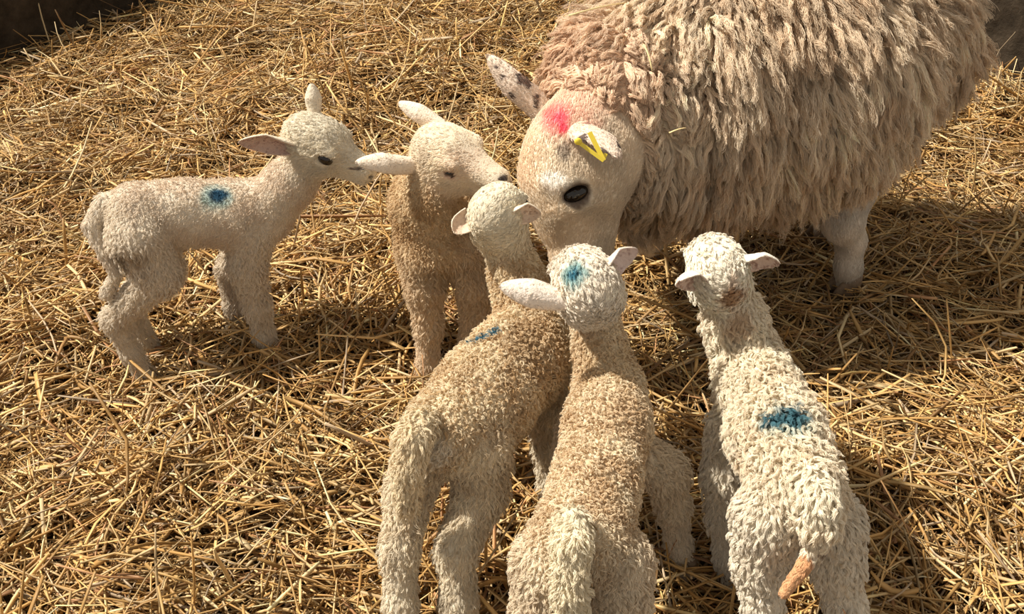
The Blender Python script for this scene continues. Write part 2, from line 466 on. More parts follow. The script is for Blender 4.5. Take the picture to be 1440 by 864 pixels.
def grow(roots, nor, flow, L, lift, curlA, curlN, spacing, clump, rad, seed, K=6, tuft=0.0, tuftc=0.5, gravity=0.0, jitter=0.25, tipw=0.35, lenvar=0.25, crimpA=0.0, crimpN=6):
    """strands gathered into curled locks; returns pts, radii, lock index"""
    r = np.random.default_rng(seed)
    n = len(roots)
    area_pick = np.arange(n); r.shuffle(area_pick)
    # lock centres by random dart throwing on the root points
    cell = {}
    cent = []
    for i in area_pick:
        p = roots[i]; s = spacing[i] if hasattr(spacing, '__len__') else spacing
        k = (int(p[0] // s), int(p[1] // s), int(p[2] // s))
        if k in cell: continue
        cell[k] = 1; cent.append(i)
    kd = KDTree(len(cent))
    for j, i in enumerate(cent): kd.insert(Vector(roots[i]), j)
    kd.balance()
    own = np.fromiter((kd.find(Vector(p))[1] for p in roots), np.int64, n)
    C = np.array(cent); m = len(C)
    cn, cf, cp = nor[C], flow[C], roots[C]
    cl = lift[C][:, None]
    jit = r.normal(0, jitter, (m, 3))
    gd = nrows(cn * cl + cf * (1 - cl) + jit + V(0, 0, -gravity))
    s1 = nrows(np.cross(gd, cn + r.normal(0, 0.3, (m, 3)))); s2 = np.cross(gd, s1)
    ph = r.uniform(0, 2 * np.pi, m); hand = np.where(r.random(m) < 0.5, 1, -1)
    t = np.linspace(0, 1, K)
    A = curlA[C] * r.uniform(0.6, 1.3, m); Nn = curlN[C] if hasattr(curlN, '__len__') else np.full(m, curlN)
    Lc = L[C] * r.uniform(1 - lenvar, 1 + lenvar, m)
    ang = ph[:, None] + hand[:, None] * Nn[:, None] * 2 * np.pi * t[None]
    cx = (np.cos(ang) - np.cos(ph)[:, None]) * A[:, None] * (t[None] ** 0.5); cy = (np.sin(ang) - np.sin(ph)[:, None]) * A[:, None] * (t[None] ** 0.5)
    # path starts out of the skin and bends over into the lock direction
    tt = t[None, :, None]
    path = Lc[:, None, None] * (cn[:, None] * (tt * 0.5 * (1 - tt) * 1.2) + gd[:, None] * (tt ** 1.15)) + s1[:, None] * cx[:, :, None] + s2[:, None] * cy[:, :, None]
    if gravity: path[:, :, 2] -= (Lc * gravity * 0.35)[:, None] * (t ** 2)[None]
    if tuft:
        kc = np.floor(cp / tuft + noise(cp, 1 / tuft, 77)[:, None] * .6).astype(int)
        _, inv = np.unique(kc, axis=0, return_inverse=True); inv = inv.ravel()
        cen = np.zeros((inv.max() + 1, 3)); np.add.at(cen, inv, cp); cnt_ = np.bincount(inv)[:, None]; cen /= cnt_
        end = np.zeros((inv.max() + 1, 3)); np.add.at(end, inv, path[:, -1]); end /= cnt_
        dl = (cen - cp)[inv * 0 + np.arange(m)] if False else cen[inv] - cp
        path = path + tuftc * dl[:, None, :] * (t[None, :, None] ** 1.3)
        path = path * (1 - .35 * tt) + end[inv][:, None, :] * (.35 * tt) * tt
    g = path[own]                                   # n,K,3
    off = roots - cp[own]
    lf = L / np.maximum(1e-6, L[C][own])
    w = (clump[:, None] if hasattr(clump, '__len__') else clump) * (t[None] ** 0.7)
    w = w * r.uniform(.5, 1.1, (n, 1))
    wi = (1 - np.clip(w, 0, 1) * (1 - tipw * 0.5))[:, :, None]
    P = cp[own][:, None] + off[:, None] * wi + g * (r.uniform(0.8, 1.1, n) * np.clip(lf, .5, 1.5))[:, None, None]
    if crimpA:
        ph2 = ph[own][:, None] + r.normal(0, 0.25, (n, 1))
        P = P + s1[own][:, None] * (np.sin(t[None] * crimpN * 2 * np.pi + ph2) * crimpA * (0.2 + t[None]))[:, :, None]
    P = P + r.normal(0, 1, (n, K, 3)) * (L[:, None, None] * 0.03 * t[None, :, None])
    R_ = rad[:, None] * (1 - 0.55 * t[None] ** 2)
    return P, R_, own, r.random(m)

def sample(verts, tris, nor, weight, n, seed):
    r = np.random.default_rng(seed)
    a, b, c = verts[tris[:, 0]], verts[tris[:, 1]], verts[tris[:, 2]]
    ar = np.linalg.norm(np.cross(b - a, c - a), axis=1) * 0.5 * weight[tris].mean(1)
    cum = np.cumsum(ar); ti = np.searchsorted(cum, r.random(n) * cum[-1])
    ti = np.minimum(ti, len(tris) - 1)
    u = r.random((n, 2)); fl = u.sum(1) > 1; u[fl] = 1 - u[fl]
    w = np.stack([1 - u.sum(1), u[:, 0], u[:, 1]], 1)
    T = tris[ti]
    p = (verts[T] * w[:, :, None]).sum(1); nn = nrows((nor[T] * w[:, :, None]).sum(1))
    return p, nn, T, w

def prim_weights(prims, p, sharp=0.012):
    add = [q for q in prims if not q.cut]
    D = np.stack([q.d(p) for q in add], 1)
    D = D - D.min(1, keepdims=True)
    w = np.exp(-D / sharp); w /= w.sum(1, keepdims=True)
    return add, w

def vnormals(v, f):
    n = np.zeros_like(v)
    a, b, c = v[f[:, 0]], v[f[:, 1]], v[f[:, 2]]
    fn = np.cross(b - a, c - a)
    for k in range(f.shape[1]): np.add.at(n, f[:, k], fn)
    return nrows(n)

def apply_marks(col, p, marks, seed=0):
    for (c, r, color, strength, soft) in marks:
        r = np.asarray(r, float) if hasattr(r, '__len__') else V(r, r, r)
        d = np.sqrt((((p - c) / r) ** 2).sum(1)) + (noise(p, 180, 31 + seed) - 0.5) * 0.5 * soft + (noise(p, 60, 32 + seed) - 0.5) * 0.5 * soft
        w = strength * (1 - sstep(1 - 0.55 * soft, 1 + 0.45 * soft, d))
        col = col * (1 - w[:, None]) + color * w[:, None]
    return col

# look of each kind of coat: tag -> (length, lift, curl radius, curl turns, lock size, clump, strand radius, density weight)
COAT_TIGHT = dict(torso=(.0095, .62, .0024, 0.8, .0052, .75, .00048, 1.0), neck=(.0085, .6, .0022, .8, .0050, .75, .00048, 1.0),
                  head=(.0070, .16, .0008, .4, .004, .40, .00034, 1.5), muzzle=(.0030, .12, .0003, .2, .003, .3, .00030, 1.5),
                  leg=(.0130, .33, .0028, .7, .0070, .72, .00045, 1.0), shank=(.0095, .24, .0018, .5, .0065, .65, .00040, 1.1), tail=(.013, .35, .0026, .7, .007, .65, .00045, 1.2))
FLUFF = dict(head=(.0105, .30, .0017, .6, .0055, .60, .00036, 1.5))
COAT_SHORT = {k: (v[0] * .75, v[1] * .6, v[2] * .6, v[3] * .8, v[4] * .8, v[5] * .85, v[6] * .85, v[7]) for k, v in COAT_TIGHT.items()}
for k_ in ('head', 'muzzle', 'leg', 'shank'): COAT_SHORT[k_] = COAT_TIGHT[k_]
COAT_LONG = dict(torso=(.021, .38, .0040, 1.1, .0062, .62, .00036, 1.1), neck=(.016, .38, .0032, .9, .0070, .60, .00042, 1.1),
                 head=(.010, .25, .0018, .6, .006, .5, .00038, 1.3), muzzle=(.0035, .15, .0004, .2, .003, .3, .00030, 1.5),
                 leg=(.015, .28, .0026, .7, .008, .62, .00042, 1.1), shank=(.011, .20, .0016, .4, .007, .5, .00042, 1.1), tail=(.019, .35, .0034, .9, .008, .62, .00042, 1.2))
COAT_A = {**COAT_SHORT, **FLUFF}; COAT_D = {**COAT_TIGHT, **FLUFF}

def build_animal(root, spec):
    """spec: prims, ears, coat, colfn, marks, n, grid"""
    prims = spec['prims']
    v, f = surface_nets(prims, spec.get('grid', 0.0045))
    nb = len(v)
    tri = np.concatenate([f[:, [0, 1, 2]], f[:, [0, 2, 3]]])
    nor = sdf_grad(prims, v)
    add, w = prim_weights(prims, v)
    tags = [q.tag for q in add]
    names = list(spec['coat'].keys())
    M = np.zeros((len(add), len(names)))
    for i, t in enumerate(tags): M[i, names.index(t)] = 1
    tw = w @ M                                                  # per-vertex weight of each tag
    flow = w @ np.stack([q.flow for q in add])
    inner = np.zeros(nb); is_ear = np.zeros(nb)
    # ears joined onto the same mesh
    for e in spec['ears']:
        ev, ef, inn, ax = ear_mesh(*e)
        o = len(v)
        en = vnormals(ev, ef)
        v = np.concatenate([v, ev]); f = np.concatenate([f, ef + o]); nor = np.concatenate([nor, en])
        tri = np.concatenate([tri, ef[:, [0, 1, 2]] + o, ef[:, [0, 2, 3]] + o])
        k = np.zeros((len(ev), len(names))); k[:, names.index('muzzle')] = 1
        tw = np.concatenate([tw, k]); flow = np.concatenate([flow, np.tile(ax, (len(ev), 1))])
        inner = np.concatenate([inner, inn]); is_ear = np.concatenate([is_ear, np.ones(len(ev))])
    flow = flow - (flow * nor).sum(1, keepdims=True) * nor
    flow = nrows(flow + V(0, 0, -0.15))
    tagw = {t: tw[:, names.index(t)] for t in names}
    marks = [(surf_at(v[:nb], m[0], m[1]) if not hasattr(m[0], '__len__') else m[0],) + tuple(m[2:] if not hasattr(m[0], '__len__') else m[1:]) for m in spec['marks']]
    base = spec['colfn'](v, nor, tagw)
    ec = spec.get('ear_in', WOOL['pink'])
    earw = (inner * is_ear)[:, None]
    base = base * (1 - 0.8 * earw) + ec * 0.8 * earw
    outer = (is_ear * (1 - inner))[:, None]
    base = base * (1 - 0.6 * outer) + spec.get('ear_out', WOOL['pale']) * 0.6 * outer
    mcol = apply_marks(base, v, marks)
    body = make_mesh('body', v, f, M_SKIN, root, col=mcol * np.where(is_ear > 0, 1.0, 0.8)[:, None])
    # coat
    par = np.array([spec['coat'][t] for t in names])
    dens = tw @ par[:, 7]
    dens = dens * np.where(nor[:, 2] < -0.6, 0.5, 1.0) * np.where(is_ear > 0, 0.7, 1)
    n = int(spec['n'] * DENS)
    P, N_, T, bw = sample(v, tri, nor, dens, n, spec.get('seed', 1))
    def itp(a): return (a[T] * (bw if a.ndim == 1 else bw[:, :, None])).sum(1)
    pw = itp(tw) @ par
    fl = nrows(itp(flow))
    earr = itp(is_ear)
    for (ec_, er_) in spec.get('bald', ()):
        pw[:, 0] = pw[:, 0] * (0.04 + 0.96 * sstep(er_, er_ * 1.35, np.linalg.norm(P - ec_, axis=1)))
    L = pw[:, 0] * np.where(earr > 0.5, 0.8, 1) * (0.75 + 0.5 * noise(P, 25, 9))
    if 'lenfn' in spec: L = L * spec['lenfn'](P, N_)
    smooth_c = (itp(tw)[:, names.index('torso')] + itp(tw)[:, names.index('neck')]) > 0.5
    pts = []; rad = []; cols = []
    for sel, kind in ((smooth_c, 0), (~smooth_c, 1)):
        if sel.sum() < 10: continue
        q = pw[sel]
        sp = float(np.median(q[:, 4]))
        pp, rr, own, lr = grow(P[sel], N_[sel], fl[sel], L[sel], q[:, 1], q[:, 2], q[:, 3], sp, float(np.median(q[:, 5])), q[:, 6], spec.get('seed', 1) + kind, K=9 if kind == 0 else 6, gravity=0.12, jitter=.25 if kind == 0 else .13)
        c = spec['colfn'](P[sel], N_[sel], {t: itp(tagw[t])[sel] for t in names})
        eo = (earr[sel] > 0.5); ei = eo & (itp(inner)[sel] > 0.5)
        c[eo] = c[eo] * 0.4 + spec.get('ear_out', WOOL['pale']) * 0.6
        c[ei] = ec
        lv = lr[own]
        hr = RNG.random(len(own))
        amt = spec.get('speckle', 0.5)
        c = c * (0.80 + 0.32 * hr)[:, None]
        mixw = np.clip((lv - 0.45) * 1.6, 0, 1) * amt * (0.25 if kind else 1)
        c = c * (1 - mixw[:, None]) + c * spec.get('speckle_col', V(0.74, 0.61, 0.45)) * mixw[:, None]
        c = apply_marks(c, P[sel], marks)
        pts.append(pp); rad.append(rr); cols.append(c)
    for pp, rr, c, nm in zip(pts, rad, cols, ('wool', 'hair')):
        add_curves(nm, pp, rr, np.clip(c, 0, 0.95), root)
    return v, nor

def sphere(name, c, r, mat, parent, R=None, seg=20):
    vs = []; fs = []
    rings = seg // 2
    for i in range(rings + 1):
        th = math.pi * i / rings
        for j in range(seg):
            a = 2 * math.pi * j / seg
            vs.append((math.sin(th) * math.cos(a), math.sin(th) * math.sin(a), math.cos(th)))
    vs = np.array(vs) * np.asarray(r)
    if R is not None: vs = vs @ R.T
    vs = vs + c
    for i in range(rings):
        for j in range(seg):
            fs.append((i * seg + j, (i + 1) * seg + j, (i + 1) * seg + (j + 1) % seg, i * seg + (j + 1) % seg))
    return make_mesh(name, vs, fs, mat, parent)

def hoof(c, fwd, s, parent):
    """cloven hoof: two tapering toes"""
    fwd = nrm(V(fwd[0], fwd[1], 0)); side = V(-fwd[1], fwd[0], 0)
    vs = []; fs = []
    for sy in (-1, 1):
        o = len(vs); n = 12
        for (z, a, b, sh) in ((0.0, .020, .0095, .006), (.012, .019, .0095, .003), (.024, .015, .009, -.001), (.034, .011, .008, -.004)):
            for j in range(n):
                t = 2 * math.pi * j / n
                x = math.cos(t); 
                vs.append(c + s * (fwd * (x * a * (1.15 if x > 0 else .85) + sh) + side * (sy * .0098 + math.sin(t) * b * (1 - .35 * max(0, x))) + V(0, 0, z - 0.012)))
        for i in range(3):
            for j in range(n):
                fs.append((o + i * n + j, o + i * n + (j + 1) % n, o + (i + 1) * n + (j + 1) % n, o + (i + 1) * n + j))
        fs.append(tuple(o + j for j in reversed(range(n)))); fs.append(tuple(o + 3 * n + j for j in range(n)))
    make_mesh('hoof', np.array(vs), fs, M_HOOF, parent)

def leg_chain(pts, rad, k=0.018, first='torso'):
    P = []
    tags = [first] + ['leg'] * 1 + ['shank'] * 6
    for i in range(len(pts) - 1):
        t = 'leg' if i <= 1 else 'shank'
        if i == 0: t = first if first != 'torso' else 'leg'
        P.append(Prim('cap', pts[i], pts[i + 1], rad[i], rad[i + 1], k=k, tag=t))
    return P
def chain(pts, rad, k, tag_, rev=False):
    P = []
    for i in range(len(pts) - 1):
        fl = pts[i + 1] - pts[i]
        P.append(Prim('cap', pts[i], pts[i + 1], rad[i], rad[i + 1], k=k, tag=tag_, flow=-fl if rev else fl))
    return P

GROUP = 'young lambs gathered round the ewe'
def lamb(label, heading, torso, neck, head, ears, legs, tail, coat, colfn, marks, n=90000, closed=False, extra=(), tail_tag='tail', **kw):
    gx_ = np.mean([l[0][-1] for l in legs], 0)
    root = empty('lamb', (gx_[0], gx_[1], 0), label, 'lamb', GROUP)
    prims = chain([p for p, _ in torso], [r for _, r in torso], 0.035, 'torso', rev=False)
    prims += chain([p for p, _ in neck], [r for _, r in neck], 0.03, 'neck')
    hp, R, L, eyes = head_prims(*head, closed=closed)
    prims += hp
    for pts, rad in legs: prims += leg_chain(pts, rad)
    tp, tr = tail
    tl = chain(tp, tr, 0.004, 'tail')
    if tl: tl[0].k = 0.012
    prims += tl + list(extra)
    back = nrm(torso[-1][0] - torso[0][0]) * 1.0
    for q in prims:
        if q.tag in ('torso',): q.flow = nrm(-heading + V(0, 0, -0.5))
        if q.tag == 'neck': q.flow = nrm(-q.flow)
    E = []
    for (base_l, tip, opening, width) in ears: E.append((L(*base_l), tip, np.asarray(opening, float), width))
    spec = dict(prims=prims, ears=E, coat=coat, colfn=colfn, marks=[m if not callable(m) else m(L, R) for m in marks], n=n, bald=[(e_[0] + (e_[1] @ V(0, .008 * sg, 0)) * e_[2], (.007 if closed else .0145) * e_[2]) for e_, sg in zip(eyes, (1, -1))], **kw)
    v, nor = build_animal(root, spec)
    s = head[3]
    for (c, R_, s_) in eyes:
        if closed: sphere('eye', c + R_ @ V(0.0, 0.0, 0), V(.009, .005, .0028) * s, M_EYE, root, R_)
        else: sphere('eye', c, V(.0140, .0092, .0115) * s, M_EYE, root, R_)
    for pts, rad in legs: hoof(pts[-1] + V(0, 0, -0.005), heading, rad[-1] / 0.017, root)
    return root

def wool_col(a, b, scale=18, face=None, seed=0, amt=1.0, legc=None, tailc=None):
    face = a if face is None else face
    legc = a if legc is None else legc
    def fn(p, nor, tw):
        k = noise(p, scale, 40 + seed) * 0.6 + noise(p, scale * 3.3, 41 + seed) * 0.4
        k = sstep(0.35, 0.75, k)[:, None] * amt
        c = a * (1 - k) + b * k
        hw = np.clip(tw['head'] + tw['muzzle'], 0, 1)[:, None]
        lw = np.clip(tw['leg'] * 0.6 + tw['shank'], 0, 1)[:, None]
        c = c * (1 - hw) + face * (0.9 + 0.2 * k) * hw
        c = c * (1 - lw) + legc * (1 - 0.12 * k) * lw
        if tailc is not None:
            t_ = np.clip(tw['tail'] * 1.3, 0, 1)[:, None]; c = c * (1 - t_) + tailc * (1 - .12 * k) * t_
        return c
    return fn

def face_marks(nose=WOOL['dark'], nose_s=0.5, mouth=0.8, closed=False):
    """mouth line, nostril rims and eyelid rims in head coordinates"""
    def mk(p, r, col, st, soft=0.3):
        return lambda L, R: (L(*p), tuple(np.abs(R @ V(*r)) + 0.0012), col, st, soft)
    out = []
    for sy in (1, -1):
        out.append(mk((.106, .016 * sy, -.0325), (.017, .007, .0016), nose, mouth))
        out.append(mk((.122, .010 * sy, -.015), (.005, .006, .004), nose, nose_s))
        if closed:
            out.append(mk((.044, .037 * sy, .003), (.022, .009, .008), V(.72, .44, .36), 0.5, .8))
            out.append(mk((.044, .037 * sy, .004), (.015, .008, .0030), V(.10, .06, .05), 0.9))
        else: out.append(mk((.042, .037 * sy, .005), (.019, .008, .0105), V(.10, .07, .055), 0.85))
    return out

BLUE = V(0.015, 0.16, 0.26); BLUE2 = V(0.01, 0.06, 0.12); TEAL = V(0.20, 0.42, 0.44)

# ---- lamb on the left, side on, facing right
Yb, Yf = 1.90, 1.985
def A(px, py, k=0.5, dy=0.0): return at(px, py, Y=Yb + (Yf - Yb) * k + dy)
h_c = A(440, 197, 1.0, -.01); h_n = A(511, 229, 1.0, -.045)
lamb('slim pale lamb standing side-on at the left with a round blue dot on its back',
     heading=nrm(V(.26, .085, 0)),
     torso=[(A(195, 302, 0), .069), (A(262, 300, .4), .066), (A(330, 302, .7), .069), (A(366, 303, .9), .064)],
     neck=[(A(376, 292, .95), .060), (A(408, 258, 1), .050), (A(430, 228, 1), .044)],
     head=(h_c, h_n - h_c, V(-.12, -.22, 1), 1.20),
     ears=[((-.024, -.034, .004), A(336, 200, 1, -.09), V(.35, -.75, -.45), .035), ((-.012, .030, .026), A(438, 117, 1, .04), V(-.3, .8, .1), .023)],
     legs=[([A(196, 335, 0, -.040), A(222, 388, 0, -.055), A(160, 448, 0, -.05), A(186, 498, 0, -.05), A(210, 535, 0, -.055)], [.066, .042, .024, .020, .020]),
           ([A(205, 330, 0, .045), A(232, 380, 0, .055), A(185, 430, 0, .05), A(205, 478, 0, .05), A(222, 508, 0, .05)], [.058, .038, .023, .019, .019]),
           ([A(355, 330, .9, -.040), A(348, 375, .9, -.052), A(362, 432, .9, -.055), A(372, 474, .9, -.055), A(380, 500, .9, -.055)], [.048, .036, .026, .021, .020]),
           ([A(352, 325, .9, .04), A(326, 378, .9, .045), A(330, 428, .9, .045), A(333, 458, .9, .045), A(338, 478, .9, .045)], [.042, .030, .021, .018, .018])],
     tail=([A(148, 285, 0, -.01), A(131, 318, 0, -.03), A(147, 357, 0, -.055), A(163, 386, 0, -.065), A(150, 412, 0, -.06)], [.020, .019, .013, .010, .014]),
     coat=COAT_A, colfn=wool_col(V(.82, .73, .61), V(.70, .56, .43), 14, V(.80, .73, .60), 1, .7, V(.78, .69, .57)),
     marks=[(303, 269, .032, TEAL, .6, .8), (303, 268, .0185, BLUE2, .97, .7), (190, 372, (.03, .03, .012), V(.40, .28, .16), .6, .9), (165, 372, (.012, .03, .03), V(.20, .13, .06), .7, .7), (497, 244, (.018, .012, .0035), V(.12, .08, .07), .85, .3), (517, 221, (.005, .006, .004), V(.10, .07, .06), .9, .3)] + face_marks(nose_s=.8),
     n=100000, seed=1, speckle=.35, ear_in=V(.52, .34, .29))

# ---- lamb nose to nose with the ewe
h_c = at(624, 216, Y=1.90); h_n = at(703, 247, Y=1.80)
lamb('curly tan lamb with closed eyes, facing the camera and nuzzling the ewe\'s forehead',
     heading=nrm(V(.03, -1, 0)),
     torso=[(at(622, 230, Y=2.25), .075), (at(614, 280, Y=2.1), .078), (at(614, 325, Y=1.95), .078), (at(614, 345, Y=1.90), .076)],
     neck=[(at(606, 330, Y=1.90), .074), (at(598, 285, Y=1.90), .066), (at(606, 245, Y=1.92), .056)],
     head=(h_c, h_n - h_c, V(-.12, -.30, 1), 1.36),
     ears=[((-.024, -.034, -.002), at(500, 229, Y=1.82), V(.1, .65, -.85), .032), ((-.020, .028, .026), at(560, 144, Y=1.97), V(-.3, .8, -.3), .025)],
     legs=[([at(596, 360, Y=1.87), at(598, 405, Y=1.85), at(603, 462, Y=1.84), at(602, 515, Y=1.83), at(601, 545, Y=1.83)], [.050, .037, .027, .023, .022]),
           ([at(652, 350, Y=1.88), at(668, 402, Y=1.86), at(668, 450, Y=1.86), at(657, 500, Y=1.86), at(654, 528, Y=1.86)], [.048, .036, .027, .023, .022]),
           ([at(585, 290, Y=2.25), at(590, 345, Y=2.25), at(605, 390, Y=2.3), at(610, 425, Y=2.24), at(612, 440, Y=2.22)], [.052, .038, .024, .021, .021]),
           ([at(645, 290, Y=2.25), at(640, 345, Y=2.15), at(636, 400, Y=2.18), at(636, 450, Y=2.08), at(636, 468, Y=2.06)], [.052, .038, .025, .023, .023])],
     tail=([at(622, 190, Y=2.33), at(622, 215, Y=2.36), at(622, 260, Y=2.37)], [.022, .018, .013]),
     coat=COAT_TIGHT, colfn=wool_col(V(.78, .62, .41), V(.58, .40, .22), 22, V(.88, .76, .60), 2, .9, V(.80, .65, .48)),
     marks=[(620, 395, (.05, .04, .025), V(.40, .30, .20), .35, 1), (638, 425, .022, V(.60, .24, .02), .85, .8), (650, 225, (.05, .03, .03), V(.80, .58, .44), .35, 1), (714, 246, (.012, .010, .006), V(.07, .05, .05), .95, .4)] + face_marks(nose_s=.97, closed=True),
     n=125000, closed=True, seed=2, speckle=.7, ear_in=V(.76, .58, .50), ear_out=V(.82, .70, .60))

# ---- lamb in the middle reaching up past the ewe's muzzle
h_c = at(697, 302, Y=1.585); h_n = at(731, 282, Y=1.69)
lamb('speckled tan lamb seen from behind with a thin blue stripe on its shoulder',
     heading=nrm(V(.17, .28, 0)),
     torso=[(at(630, 602, z=.335), .066), (at(684, 556, z=.335), .078), (at(728, 508, z=.33), .078), (at(746, 468, z=.345), .062)],
     neck=[(at(745, 455, z=.355), .055), (at(730, 400, z=.41), .041), (at(712, 345, z=.475), .040)],
     head=(h_c, h_n - h_c, V(-.12, .1, 1), 1.10),
     ears=[((-.014, .038, .0), at(640, 328, Y=1.545), V(-.45, -.9, .1), .027), ((-.006, -.036, .006), at(760, 300, Y=1.56), V(.45, -.85, -.15), .030)],
     legs=[([at(602, 628, z=.31), at(576, 690, z=.23), at(562, 775, z=.15), at(563, 850, z=.06), at(568, 905, z=-.01)], [.046, .034, .027, .024, .024]),
           ([at(670, 628, z=.30), at(676, 690, z=.22), at(641, 775, z=.15), at(645, 850, z=.06), at(650, 905, z=-.01)], [.056, .038, .030, .027, .026]),
           ([at(765, 510, z=.28), at(768, 580, z=.19), at(770, 635, z=.11), at(774, 685, z=.04), at(777, 712, z=.0)], [.045, .032, .023, .020, .020]),
           ([at(700, 510, z=.26), at(698, 580, z=.17), at(701, 620, z=.10), at(704, 665, z=.04), at(706, 690, z=.0)], [.042, .030, .022, .019, .019])],
     tail=([at(594, 596, Y=1.20), at(580, 618, Y=1.165), at(573, 660, Y=1.145), at(572, 715, Y=1.14)], [.023, .023, .019, .013]),
     coat=COAT_TIGHT, colfn=wool_col(V(.84, .72, .53), V(.64, .48, .30), 26, V(.86, .78, .63), 3, 1.0, V(.82, .74, .60), V(.86, .74, .54)),
     marks=[(666, 474, .009, BLUE, .9, .6), (675, 470, .009, BLUE, .9, .6), (684, 465, .009, BLUE, .9, .6), (692, 460, .008, BLUE, .85, .7), (698, 457, .006, BLUE, .7, .7), (612, 645, .026, V(.84, .78, .68), .7, .7),
            (735, 470, (.03, .05, .03), V(.42, .30, .18), .35, 1), (610, 850, (.02, .02, .02), V(.2, .14, .08), .6, .9)],
     n=135000, seed=3, speckle=1.0, ear_in=V(.62, .46, .36))

# ---- lamb in front, with one foreleg stepping out to the right
h_c = at(826, 402, Y=1.375); h_n = at(800, 368, Y=1.48)
lamb('cream lamb with blue paint on its forehead, one foreleg stepping out to the right',
     heading=nrm(V(.07, .32, 0)),
     torso=[(at(816, 762, z=.30), .070), (at(838, 680, z=.315), .058), (at(853, 600, z=.325), .060), (at(857, 552, z=.335), .055)],
     neck=[(at(853, 530, z=.345), .048), (at(844, 490, z=.385), .036), (at(835, 440, z=.44), .038)],
     head=(h_c, h_n - h_c, V(-.22, -.30, 1), 1.18),
     ears=[((-.020, .036, .0), at(703, 402, Y=1.35), V(.0, .8, -.6), .030), ((-.006, -.028, .016), at(897, 352, Y=1.40), V(.95, -.25, .2), .033)],
     legs=[([at(780, 795, z=.26), at(768, 860, z=.19), at(760, 910, z=.12), at(760, 960, z=.05), at(760, 1000, z=0)], [.060, .046, .030, .026, .025]),
           ([at(862, 795, z=.26), at(866, 860, z=.19), at(865, 910, z=.12), at(868, 960, z=.05), at(870, 1000, z=0)], [.058, .044, .030, .026, .025]),
           ([at(876, 628, z=.275), at(936, 664, z=.215), at(946, 712, z=.14), at(954, 766, z=.045), at(959, 796, z=.0)], [.038, .033, .024, .020, .024]),
           ([at(818, 610, z=.27), at(810, 690, z=.18), at(806, 740, z=.11), at(806, 800, z=.04), at(806, 825, z=.0)], [.042, .030, .023, .020, .020])],
     tail=([at(806, 735, Y=1.0), at(803, 768, Y=.965), at(802, 830, Y=.94), at(806, 900, Y=.93)], [.020, .022, .021, .016]),
     coat=COAT_D, colfn=wool_col(V(.84, .72, .54), V(.66, .49, .31), 24, V(.89, .81, .70), 4, .8, V(.80, .71, .58), V(.88, .79, .61)),
     marks=[(798, 378, .022, TEAL, .8, .9), (800, 377, .010, BLUE, .85, .9), (845, 500, (.05, .05, .04), V(.70, .54, .34), .5, 1), (860, 830, (.04, .05, .05), V(.50, .42, .32), .35, 1)],
     n=135000, seed=4, speckle=.7, ear_in=V(.70, .54, .50), ear_out=V(.76, .65, .58))

# ---- long-coated white lamb on the right
h_c = at(1010, 380, Y=1.46); h_n = at(985, 350, Y=1.57)
def tip_prims():
    a = at(1148, 765, Y=1.03); b = at(1130, 797, Y=1.015); c = at(1103, 834, Y=1.00)
    return [Prim('cap', a, b, .0115, .0105, k=.004, tag='muzzle'), Prim('cap', b, c, .0105, .008, k=.004, tag='muzzle')]
lamb('fluffy white lamb at the right with a wide blue smear across its back',
     heading=nrm(V(-.06, .32, 0)),
     torso=[(at(1124, 692, z=.325), .060), (at(1093, 612, z=.33), .060), (at(1067, 548, z=.33), .054), (at(1056, 515, z=.34), .048)],
     neck=[(at(1050, 500, z=.35), .046), (at(1035, 455, z=.40), .042), (at(1022, 415, z=.44), .040)],
     head=(h_c, h_n - h_c, V(-.15, -.2, 1), 1.12),
     ears=[((-.020, .034, .0), at(955, 396, Y=1.39), V(-.45, -.85, .1), .032), ((-.016, -.034, .014), at(1096, 371, Y=1.44), V(.1, -.75, -.4), .032)],
     legs=[([at(1080, 728, z=.285), at(1070, 790, z=.20), at(1072, 850, z=.13), at(1074, 905, z=.05), at(1074, 940, z=0)], [.052, .038, .026, .023, .022]),
           ([at(1165, 735, z=.27), at(1176, 790, z=.20), at(1188, 850, z=.13), at(1188, 905, z=.05), at(1188, 940, z=0)], [.050, .036, .025, .022, .022]),
           ([at(1028, 600, z=.26), at(1016, 670, z=.18), at(1016, 730, z=.11), at(1023, 785, z=.04), at(1028, 812, z=.0)], [.038, .029, .022, .019, .019]),
           ([at(1105, 600, z=.25), at(1110, 680, z=.18), at(1112, 730, z=.11), at(1115, 780, z=.04), at(1116, 805, z=.0)], [.036, .028, .022, .019, .018])],
     tail=([at(1143, 672, Y=1.09), at(1150, 705, Y=1.055), at(1152, 740, Y=1.035), at(1147, 766, Y=1.03)], [.022, .023, .020, .012]),
     coat=COAT_LONG, colfn=wool_col(V(.93, .84, .69), V(.86, .74, .57), 16, V(.93, .86, .74), 5, .8, V(.85, .79, .69)),
     marks=[(1108, 577, (.036, .018, .014), BLUE, .9, 1), (1118, 573, (.020, .014, .012), BLUE2, .95, .9), (1092, 580, (.017, .013, .012), BLUE2, .9, .9), (1105, 580, (.045, .024, .02), TEAL, .35, 1),
            (1038, 425, (.026, .03, .03), V(.44, .24, .11), .8, 1), (1030, 452, (.02, .03, .02), V(.54, .34, .18), .6, 1), (1040, 398, (.010, .02, .02), V(.50, .30, .18), .5, 1)]
     + [(at(1117, 812, Y=1.00), (.034, .030, .046), V(.72, .42, .22), .95, .2), (at(1147, 768, Y=1.03), (.016, .016, .008), V(.14, .06, .03), .8, .6)],
     n=240000, seed=5, speckle=.3, speckle_col=V(.88, .80, .72), extra=tip_prims(), ear_in=V(.60, .42, .34), ear_out=V(.86, .80, .72))

